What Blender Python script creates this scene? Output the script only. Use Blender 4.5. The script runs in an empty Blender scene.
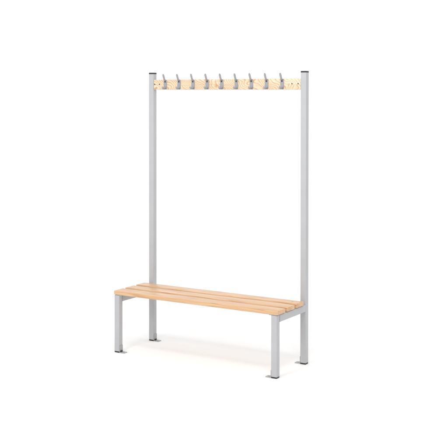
import bpy, bmesh, math
from mathutils import Vector, Matrix

scene = bpy.context.scene
COL = scene.collection
R = math.radians

# ------------------------------------------------------------------ sizes (metres)
L = 1.200          # overall length of the bench
T = 0.0385         # square steel tube
D = 0.4146         # overall depth
HP = 1.8315        # post height with its cap
ZF = 0.009         # the tubes start above the plastic feet
ZR0, ZR1 = 0.3306, 0.3733      # side rails under the seat
ZS0, ZS1 = 0.3773, 0.4040      # seat slats
RZ0, RZ1 = 1.7153, 1.7838      # hook rail
YP = D - T         # front face of the posts
YAW = 0.55067

# ------------------------------------------------------------------ materials
def new_mat(name):
    m = bpy.data.materials.new(name); m.use_nodes = True
    nt = m.node_tree
    return m, nt, nt.nodes['Principled BSDF']

def N(nt, kind, **kw):
    n = nt.nodes.new(kind)
    for k, v in kw.items():
        if k.startswith('i_'):
            n.inputs[k[2:].replace('_', ' ')].default_value = v
        else:
            setattr(n, k, v)
    return n

def ramp(nt, stops):
    r = nt.nodes.new('ShaderNodeValToRGB')
    cr = r.color_ramp
    while len(cr.elements) < len(stops):
        cr.elements.new(0.5)
    for e, (p, c) in zip(cr.elements, stops):
        e.position = p; e.color = (*c, 1)
    return r

def paint(name, base, rough=0.42, var=0.03, metallic=0.0, bump=0.04):
    m, nt, b = new_mat(name)
    lk = nt.links.new
    tc = N(nt, 'ShaderNodeTexCoord')
    n1 = N(nt, 'ShaderNodeTexNoise', i_Scale=9.0, i_Detail=4.0)
    lk(tc.outputs['Object'], n1.inputs['Vector'])
    lo = tuple(max(0, c * (1 - var)) for c in base); hi = tuple(c * (1 + var) for c in base)
    r = ramp(nt, [(0.3, lo), (0.7, hi)])
    lk(n1.outputs['Fac'], r.inputs['Fac']); lk(r.outputs['Color'], b.inputs['Base Color'])
    n2 = N(nt, 'ShaderNodeTexNoise', i_Scale=900.0, i_Detail=2.0)
    lk(tc.outputs['Object'], n2.inputs['Vector'])
    bp = N(nt, 'ShaderNodeBump', i_Strength=bump, i_Distance=0.0006)
    lk(n2.outputs['Fac'], bp.inputs['Height']); lk(bp.outputs['Normal'], b.inputs['Normal'])
    mr = N(nt, 'ShaderNodeMapRange'); mr.inputs['To Min'].default_value = rough - 0.05; mr.inputs['To Max'].default_value = rough + 0.07
    lk(n1.outputs['Fac'], mr.inputs['Value']); lk(mr.outputs['Result'], b.inputs['Roughness'])
    b.inputs['Metallic'].default_value = metallic
    return m

def wood(name, pale, mid, dark, stretch, rings, slant=None, rough=0.38):
    """Flat-sawn softwood: growth rings are the level lines of a stretched noise."""
    m, nt, b = new_mat(name)
    lk = nt.links.new
    tc = N(nt, 'ShaderNodeTexCoord'); oi = N(nt, 'ShaderNodeObjectInfo')
    off = N(nt, 'ShaderNodeVectorMath', operation='SCALE'); off.inputs[0].default_value = (17.3, 9.1, 5.7)
    lk(oi.outputs['Random'], off.inputs['Scale'])
    add = N(nt, 'ShaderNodeVectorMath', operation='ADD')
    lk(tc.outputs['Object'], add.inputs[0]); lk(off.outputs['Vector'], add.inputs[1])
    mp = N(nt, 'ShaderNodeMapping'); mp.inputs['Scale'].default_value = stretch
    lk(add.outputs['Vector'], mp.inputs['Vector'])
    n = N(nt, 'ShaderNodeTexNoise', i_Scale=1.0, i_Detail=1.5, i_Roughness=0.45, i_Distortion=0.25)
    lk(mp.outputs['Vector'], n.inputs['Vector'])
    mul = N(nt, 'ShaderNodeMath', operation='MULTIPLY'); mul.inputs[1].default_value = rings
    lk(n.outputs['Fac'], mul.inputs[0])
    rings_out = mul.outputs[0]
    if slant:      # the board cuts the rings at an angle
        dt = N(nt, 'ShaderNodeVectorMath', operation='DOT_PRODUCT'); dt.inputs[1].default_value = slant
        lk(tc.outputs['Object'], dt.inputs[0])
        ad = N(nt, 'ShaderNodeMath', operation='ADD'); lk(mul.outputs[0], ad.inputs[0]); lk(dt.outputs['Value'], ad.inputs[1])
        rings_out = ad.outputs[0]
    fr = N(nt, 'ShaderNodeMath', operation='FRACT'); lk(rings_out, fr.inputs[0])
    rr = ramp(nt, [(0.0, pale), (0.30, pale), (0.68, mid), (0.86, dark), (1.0, pale)])
    lk(fr.outputs[0], rr.inputs['Fac'])
    # fine fibres along the grain
    mp2 = N(nt, 'ShaderNodeMapping'); mp2.inputs['Scale'].default_value = (6.0, 420.0, 420.0)
    lk(add.outputs['Vector'], mp2.inputs['Vector'])
    n2 = N(nt, 'ShaderNodeTexNoise', i_Scale=1.0, i_Detail=3.0)
    lk(mp2.outputs['Vector'], n2.inputs['Vector'])
    r2 = ramp(nt, [(0.35, (0.86, 0.83, 0.79)), (0.65, (1.05, 1.05, 1.05))])
    lk(n2.outputs['Fac'], r2.inputs['Fac'])
    mx = N(nt, 'ShaderNodeMix', data_type='RGBA', blend_type='MULTIPLY'); mx.inputs['Factor'].default_value = 1.0
    lk(rr.outputs['Color'], mx.inputs['A']); lk(r2.outputs['Color'], mx.inputs['B'])
    # slow colour drift along the board
    mp3 = N(nt, 'ShaderNodeMapping'); mp3.inputs['Scale'].default_value = (3.0, 30.0, 30.0)
    lk(add.outputs['Vector'], mp3.inputs['Vector'])
    n3 = N(nt, 'ShaderNodeTexNoise', i_Scale=1.0, i_Detail=2.0)
    lk(mp3.outputs['Vector'], n3.inputs['Vector'])
    r3 = ramp(nt, [(0.3, (0.90, 0.84, 0.77)), (0.7, (1.04, 1.04, 1.04))])
    lk(n3.outputs['Fac'], r3.inputs['Fac'])
    mx2 = N(nt, 'ShaderNodeMix', data_type='RGBA', blend_type='MULTIPLY'); mx2.inputs['Factor'].default_value = 1.0
    lk(mx.outputs['Result'], mx2.inputs['A']); lk(r3.outputs['Color'], mx2.inputs['B'])
    lk(mx2.outputs['Result'], b.inputs['Base Color'])
    bp = N(nt, 'ShaderNodeBump', i_Strength=0.12, i_Distance=0.0008)
    lk(n2.outputs['Fac'], bp.inputs['Height']); lk(bp.outputs['Normal'], b.inputs['Normal'])
    b.inputs['Roughness'].default_value = rough
    b.inputs['Coat Weight'].default_value = 0.15
    b.inputs['Coat Roughness'].default_value = 0.25
    return m

M_STEEL = paint('grey_powder_coat', (0.41, 0.413, 0.425), 0.45)
M_HOOK = paint('satin_silver', (0.33, 0.325, 0.34), 0.34, metallic=0.5, bump=0.06)
M_BRACKET = paint('grey_bracket_coat', (0.36, 0.363, 0.37), 0.40, metallic=0.2)
M_BLACK = paint('black_plastic', (0.012, 0.012, 0.013), 0.5, var=0.2)
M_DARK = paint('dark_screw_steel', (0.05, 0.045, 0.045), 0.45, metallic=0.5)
M_ZINC = paint('zinc_screw', (0.36, 0.35, 0.34), 0.35, metallic=0.7)
M_SEAT = wood('varnished_seat_pine', (0.665, 0.450, 0.272), (0.615, 0.385, 0.212), (0.515, 0.295, 0.150), (0.9, 24.0, 24.0), 10.0)
M_RAIL = wood('varnished_rail_pine', (0.73, 0.625, 0.475), (0.69, 0.50, 0.325), (0.52, 0.32, 0.185), (7.5, 9.0, 11.0), 10.0, slant=(48.0, 15.0, 40.0))
M_FLOOR = paint('white_studio_paper', (0.87, 0.87, 0.87), 0.8, var=0.004, bump=0.0)
M_FLOOR.node_tree.nodes['Principled BSDF'].inputs['Specular IOR Level'].default_value = 0.1

# ------------------------------------------------------------------ mesh helpers
def link(name, bm, mat, parent=None, smooth=True, mats=None):
    """Link a bmesh given in world metres; its origin goes to the centre of its box."""
    bmesh.ops.recalc_face_normals(bm, faces=bm.faces[:])
    lo = Vector([min(v.co[i] for v in bm.verts) for i in range(3)])
    hi = Vector([max(v.co[i] for v in bm.verts) for i in range(3)])
    c = (lo + hi) / 2
    for v in bm.verts:
        v.co -= c
    me = bpy.data.meshes.new(name); bm.to_mesh(me); bm.free()
    for m in (mats or [mat]):
        me.materials.append(m)
    if smooth:
        me.polygons.foreach_set('use_smooth', [True] * len(me.polygons))
        me.set_sharp_from_angle(angle=R(35))
    o = bpy.data.objects.new(name, me); COL.objects.link(o)
    place(o, c, parent)
    return o

def world_loc(o):
    v = Vector(o.location)
    while o.parent:
        o = o.parent; v += o.location
    return v

def place(o, c, parent):
    if parent is None:
        o.location = c
    else:
        o.parent = parent
        o.location = Vector(c) - world_loc(parent)

def box(bm, x0, x1, y0, y1, z0, z1, bev=0.0, seg=3):
    r = bmesh.ops.create_cube(bm, size=1.0)
    vs = r['verts']
    for v in vs:
        v.co = Vector(((x0 + x1) / 2 + v.co.x * (x1 - x0), (y0 + y1) / 2 + v.co.y * (y1 - y0), (z0 + z1) / 2 + v.co.z * (z1 - z0)))
    if bev > 0:
        es = list({e for v in vs for e in v.link_edges})
        bmesh.ops.bevel(bm, geom=es, offset=bev, segments=seg, profile=0.5, affect='EDGES')

def round_rect(hx, hy, rad, n=5):
    pts = []
    for cx, cy, a0 in ((hx - rad, hy - rad, 0), (-hx + rad, hy - rad, 90), (-hx + rad, -hy + rad, 180), (hx - rad, -hy + rad, 270)):
        for k in range(n + 1):
            a = R(a0 + 90 * k / n)
            pts.append((cx + rad * math.cos(a), cy + rad * math.sin(a)))
    return pts

def prism(bm, pts3a, pts3b, cap_a=True, cap_b=True):
    a = [bm.verts.new(p) for p in pts3a]; b = [bm.verts.new(p) for p in pts3b]
    n = len(a)
    for i in range(n):
        bm.faces.new((a[i], a[(i + 1) % n], b[(i + 1) % n], b[i]))
    if cap_a: bm.faces.new(a[::-1])
    if cap_b: bm.faces.new(b)

def upright(bm, x0, y0, z0, z1, rad=0.0035):
    cx, cy = x0 + T / 2, y0 + T / 2
    p = round_rect(T / 2, T / 2, rad)
    prism(bm, [(cx + u, cy + v, z0) for u, v in p], [(cx + u, cy + v, z1) for u, v in p])

def cylinder(bm, c, axis, rad, h, n=20, dome=0.0):
    axis = Vector(axis).normalized()
    q = axis.to_track_quat('Z', 'Y')
    def ring(r, z): return [Vector(c) + q @ Vector((r * math.cos(2 * math.pi * k / n), r * math.sin(2 * math.pi * k / n), z)) for k in range(n)]
    rings = [ring(rad, 0), ring(rad, h * 0.75), ring(rad * 0.9, h)]
    if dome: rings.append(ring(rad * 0.5, h + dome))
    vr = [[bm.verts.new(p) for p in r] for r in rings]
    for a, b in zip(vr, vr[1:]):
        for i in range(n):
            bm.faces.new((a[i], a[(i + 1) % n], b[(i + 1) % n], b[i]))
    bm.faces.new(vr[0][::-1]); bm.faces.new(vr[-1])

# ------------------------------------------------------------------ the setting: one seamless sweep of white paper
bm = bmesh.new()
prof = [(-9.0, 0.0), (-4.0, 0.0), (0.0, 0.0), (1.8, 0.0)]
rad = 1.6
for k in range(1, 17):
    a = R(90 * k / 16)
    prof.append((1.8 + rad * math.sin(a), rad - rad * math.cos(a)))
prof.append((1.8 + rad, 6.0))
rows = []
rot = Matrix.Rotation(YAW, 4, 'Z')
for (y, z) in prof:
    rows.append([bm.verts.new(rot @ Vector((x, y, z)) + Vector((0.6, 0.2, 0))) for x in (-6.0, -2.0, 2.0, 6.0)])
for a, b in zip(rows, rows[1:]):
    for i in range(3):
        bm.faces.new((a[i], a[i + 1], b[i + 1], b[i]))
floor = link('floor', bm, M_FLOOR)
floor['kind'] = 'structure'
floor['label'] = 'seamless white studio floor sweeping up behind the bench'

# ------------------------------------------------------------------ the bench: everything is bolted into one thing
bench = bpy.data.objects.new('cloakroom_bench', None); COL.objects.link(bench)
bench.location = (L / 2, D / 2, 0)
bench.empty_display_size = 0.2
bench['label'] = 'grey steel cloakroom bench with pine slat seat and tall rail of coat hooks'
bench['category'] = 'bench'

def fixing_foot(parent, x0, y0, inward):
    """Black plastic insert and the L-shaped floor bracket on the inner side of a leg."""
    cx, cy = x0 + T / 2, y0 + T / 2
    xi = x0 + T if inward > 0 else x0          # the leg's inner face
    bm = bmesh.new()
    p = round_rect(T / 2 - 0.0004, T / 2 - 0.0004, 0.0035); q = round_rect(T / 2 - 0.0016, T / 2 - 0.0016, 0.003)
    prism(bm, [(cx + u, cy + v, 0.0006) for u, v in q], [(cx + u, cy + v, 0.0022) for u, v in p], cap_b=False)
    prism(bm, [(cx + u, cy + v, 0.0022) for u, v in p], [(cx + u, cy + v, ZF - 0.0002) for u, v in p], cap_a=False)
    bmesh.ops.remove_doubles(bm, verts=bm.verts[:], dist=0.0001)
    # tongue that shows through the notch at the foot of the bracket
    a, b = sorted((xi - inward * 0.002, xi + inward * 0.0075))
    box(bm, a, b, y0 + 0.009, y0 + T - 0.009, 0.0047, 0.0130, 0.0012, 2)
    link('foot', bm, M_BLACK, parent)
    bm = bmesh.new()
    t = 0.0038
    a, b = sorted((xi + inward * 0.0002, xi + inward * 0.040))
    pts = round_rect((b - a) / 2, T / 2 - 0.001, 0.004)
    mx = (a + b) / 2
    prism(bm, [(mx + u, cy + v, 0.0005) for u, v in pts], [(mx + u, cy + v, 0.0005 + t) for u, v in pts])
    a, b = sorted((xi + inward * 0.0004, xi + inward * (0.0004 + 0.003)))
    box(bm, a, b, y0 + 0.002, y0 + T - 0.002, 0.0044, 0.047, 0.0012, 2)
    br = link('floor_bracket', bm, M_BRACKET, parent)
    bm = bmesh.new()
    cylinder(bm, (xi + inward * 0.024, cy, 0.0042), (0, 0, 1), 0.0052, 0.0016, dome=0.0006)
    link('bolt', bm, M_ZINC, parent)

for x0, inward in ((0.0, 1), (L - T, -1)):
    bm = bmesh.new(); upright(bm, x0, YP, ZF, HP - 0.010)
    post = link('post', bm, M_STEEL, bench)
    bm = bmesh.new()
    cx, cy = x0 + T / 2, YP + T / 2
    z0, z1 = HP - 0.0098, HP
    lv = [(T / 2 + 0.0004, z0), (T / 2 + 0.0004, z1 - 0.0025), (T / 2 - 0.0008, z1 - 0.0008), (T / 2 - 0.003, z1)]
    rows = [[bm.verts.new((cx + u, cy + v, z)) for u, v in round_rect(h, h, 0.0036 if h > 0.018 else 0.003)] for h, z in lv]
    n = len(rows[0])
    for a, b in zip(rows, rows[1:]):
        for i in range(n):
            bm.faces.new((a[i], a[(i + 1) % n], b[(i + 1) % n], b[i]))
    bm.faces.new(rows[0][::-1]); bm.faces.new(rows[-1])
    link('end_cap', bm, M_BLACK, post)
    fixing_foot(post, x0, YP, inward)

    if inward > 0:
        x0 -= 0.006        # the left front leg stands a touch outside its post
    bm = bmesh.new(); upright(bm, x0, 0.0, ZF, ZR1)
    leg = link('leg', bm, M_STEEL, bench)
    fixing_foot(leg, x0, 0.0, inward)

    # side rail butted between leg and post (open ends inside the welds)
    bm = bmesh.new()
    cz = (ZR0 + ZR1) / 2; hz = (ZR1 - ZR0) / 2
    p = round_rect(T / 2, hz, 0.0035)
    prism(bm, [(x0 + T / 2 + u, T, cz + v) for u, v in p], [(x0 + T / 2 + u, YP, cz + v) for u, v in p], False, False)
    sr = link('side_rail', bm, M_STEEL, bench)
    bm = bmesh.new()
    a, b = (x0 + 0.004, x0 + T + 0.016) if inward > 0 else (x0 - 0.016, x0 + T - 0.004)
    box(bm, a, b, 0.003, 0.334, ZR1 + 0.0002, ZS0 - 0.0002, 0.001, 2)
    link('slat_plate', bm, M_STEEL, sr)
    # weld bead where the rail meets the post
    for z in (ZR0 + 0.0005, ZR1 - 0.0005):
        bm = bmesh.new()
        cylinder(bm, (x0 + 0.003, YP - 0.0006, z), (1, 0, 0), 0.0022, T - 0.006, n=10)
        link('weld', bm, M_STEEL, sr)

# ------------------------------------------------------------------ seat slats
SW = 0.095
for k in range(3):
    y0 = 0.1210 * k - 0.001
    bm = bmesh.new()
    box(bm, -0.0095, L + 0.008, y0, y0 + SW, ZS0, ZS1, 0.0045, 4)
    slat = link('seat_slat', bm, M_SEAT, bench)
    if k == 2:
        bm = bmesh.new()
        cylinder(bm, (1.150, y0 + 0.055, ZS1 - 0.0004), (0, 0, 1), 0.0075, 0.0009)
        link('screw', bm, M_ZINC, slat)

# ------------------------------------------------------------------ hook rail
RT = 0.020
YR = YP + 0.003     # its front face, just behind the front of the posts
bm = bmesh.new()
box(bm, T + 0.0004, L - T - 0.0004, YR, YR + RT, RZ0, RZ1, 0.003, 3)
rail = link('hook_rail', bm, M_RAIL, bench)
for x in (0.0475, 0.0865, 1.0995, 1.1425):
    bm = bmesh.new()
    cylinder(bm, (x, YR + 0.0004, 1.7520), (0, -1, 0), 0.0042, 0.0014, dome=0.0005)
    link('screw', bm, M_DARK, rail)
    # joining plate at the back of each end
for x0, x1 in ((T + 0.002, 0.100), (1.085, L - T - 0.002)):
    bm = bmesh.new(); box(bm, x0, x1, YR + RT + 0.0002, YR + RT + 0.003, RZ0 + 0.012, RZ1 - 0.012, 0.001, 2)
    link('joining_plate', bm, M_STEEL, rail)

# ------------------------------------------------------------------ coat hooks
def strip(bm, path, widths, thick):
    """A flat bar following (y, z) points, of given widths, with a rounded section and rounded end."""
    secs = []
    n = len(path)
    for i, ((y, z), w) in enumerate(zip(path, widths)):
        a = Vector(path[max(i - 1, 0)]); b = Vector(path[min(i + 1, n - 1)])
        t = (b - a).normalized(); nrm = Vector((-t.y, t.x))
        th = thick[i] if isinstance(thick, (list, tuple)) else thick
        pts = round_rect(w / 2, th / 2, min(w, th) * 0.42, 3)
        secs.append([bm.verts.new((u, y + nrm.x * v, z + nrm.y * v)) for u, v in pts])
    m = len(secs[0])
    for a, b in zip(secs, secs[1:]):
        for i in range(m):
            bm.faces.new((a[i], a[(i + 1) % m], b[(i + 1) % m], b[i]))
    bm.faces.new(secs[0][::-1]); bm.faces.new(secs[-1])

def bez(p0, p1, p2, p3, n):
    out = []
    for i in range(n + 1):
        t = i / n; s = 1 - t
        out.append(tuple(s**3 * a + 3 * s * s * t * b + 3 * s * t * t * c + t**3 * d for a, b, c, d in zip(p0, p1, p2, p3)))
    return out

def hook_mesh():
    bm = bmesh.new()
    zc = 1.750
    # back plate, taller than wide, rounded corners
    pts = round_rect(0.0125, 0.0315, 0.006, 5)
    y = YR - 0.0003
    prism(bm, [(u, y, zc + v) for u, v in pts], [(u, y - 0.0022, zc + v) for u, v in pts], True, False)
    q = round_rect(0.0115, 0.0305, 0.0055, 5)
    prism(bm, [(u, y - 0.0022, zc + v) for u, v in pts], [(u, y - 0.0034, zc + v) for u, v in q], False, True)
    # upper prong: leaves the plate low, leans forward and rises above the rail
    up = bez((YR - 0.0015, zc + 0.026), (YR - 0.011, zc + 0.028), (YR - 0.019, zc + 0.043), (YR - 0.028, zc + 0.070), 14)
    w = [0.0140] * 11 + [0.0145, 0.0145, 0.0130, 0.0080]
    th = [0.0065] * 12 + [0.0062, 0.0055, 0.003]
    strip(bm, up, w, th)
    # lower hook: short curl forward and up
    lo = bez((YR - 0.003, zc - 0.017), (YR - 0.014, zc - 0.035), (YR - 0.034, zc - 0.034), (YR - 0.033, zc - 0.013), 14)
    w = [0.0130] * 11 + [0.0135, 0.0135, 0.0120, 0.0070]
    strip(bm, lo, w, [0.0062] * 13 + [0.005, 0.003])
    bmesh.ops.remove_doubles(bm, verts=bm.verts[:], dist=0.00001)
    return bm

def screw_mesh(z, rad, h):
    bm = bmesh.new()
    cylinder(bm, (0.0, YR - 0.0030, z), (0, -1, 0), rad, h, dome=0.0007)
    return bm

hook0 = link('coat_hook', hook_mesh(), M_HOOK, bench)
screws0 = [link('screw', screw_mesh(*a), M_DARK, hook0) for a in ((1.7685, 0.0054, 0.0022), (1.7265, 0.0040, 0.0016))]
hx0 = 0.1360; step = (1.0300 - 0.1360) / 8
base = hook0.location.copy()
for k in range(9):
    if k == 0:
        h = hook0
    else:
        h = hook0.copy(); COL.objects.link(h); h.parent = bench
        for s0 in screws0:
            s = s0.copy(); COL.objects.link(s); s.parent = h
    h.location = base + Vector((hx0 + step * k, 0, 0))
    h.rotation_euler = (0, R((0.5, -0.8, 0.2, 0.9, -0.4, 0.0, -0.7, 0.6, -0.2)[k]), 0)

# ------------------------------------------------------------------ light: a bright white studio
w = bpy.data.worlds.new('World'); scene.world = w; w.use_nodes = True
bg = w.node_tree.nodes['Background']
bg.inputs['Color'].default_value = (1.0, 1.0, 1.0, 1)
bg.inputs['Strength'].default_value = 1.10

def softbox(name, loc, target, size, power, color=(1, 1, 1)):
    ld = bpy.data.lights.new(name, 'AREA'); ld.shape = 'RECTANGLE'; ld.size, ld.size_y = size
    ld.energy = power; ld.color = color
    o = bpy.data.objects.new(name, ld); COL.objects.link(o)
    o.location = loc
    o.rotation_euler = (Vector(target) - Vector(loc)).to_track_quat('-Z', 'Y').to_euler()
    return o

softbox('key_softbox', (2.6, -2.4, 4.9), (0.6, 0.2, 0.5), (1.3, 1.0), 62)
softbox('front_fill', (0.6, -3.6, 3.1), (0.6, 0.4, 1.5), (1.2, 1.2), 55)  # weak unseen fill, added to brighten the upper posts

# ------------------------------------------------------------------ camera (solved from the photograph)
F, CY, PITCH, ROLL = 1029.93, 107.987, 0.01458, 0.000826
cd = bpy.data.cameras.new('camera'); cam = bpy.data.objects.new('camera', cd); COL.objects.link(cam)
cam.location = (4.11207, -5.34046, 1.69371)
cam.rotation_euler = (Matrix.Rotation(YAW, 4, 'Z') @ Matrix.Rotation(math.pi / 2 - PITCH, 4, 'X') @ Matrix.Rotation(ROLL, 4, 'Z')).to_euler()
cd.sensor_width = 36.0; cd.lens = F / 448 * 36.0
cd.shift_y = (CY - 224) / 448
cd.clip_start = 0.05; cd.clip_end = 200
scene.camera = cam

scene.render.engine = 'CYCLES'
scene.render.resolution_x = scene.render.resolution_y = 1024
scene.view_settings.view_transform = 'Standard'
scene.view_settings.look = 'None'
scene.view_settings.exposure = 0.0
scene.view_settings.gamma = 1.0
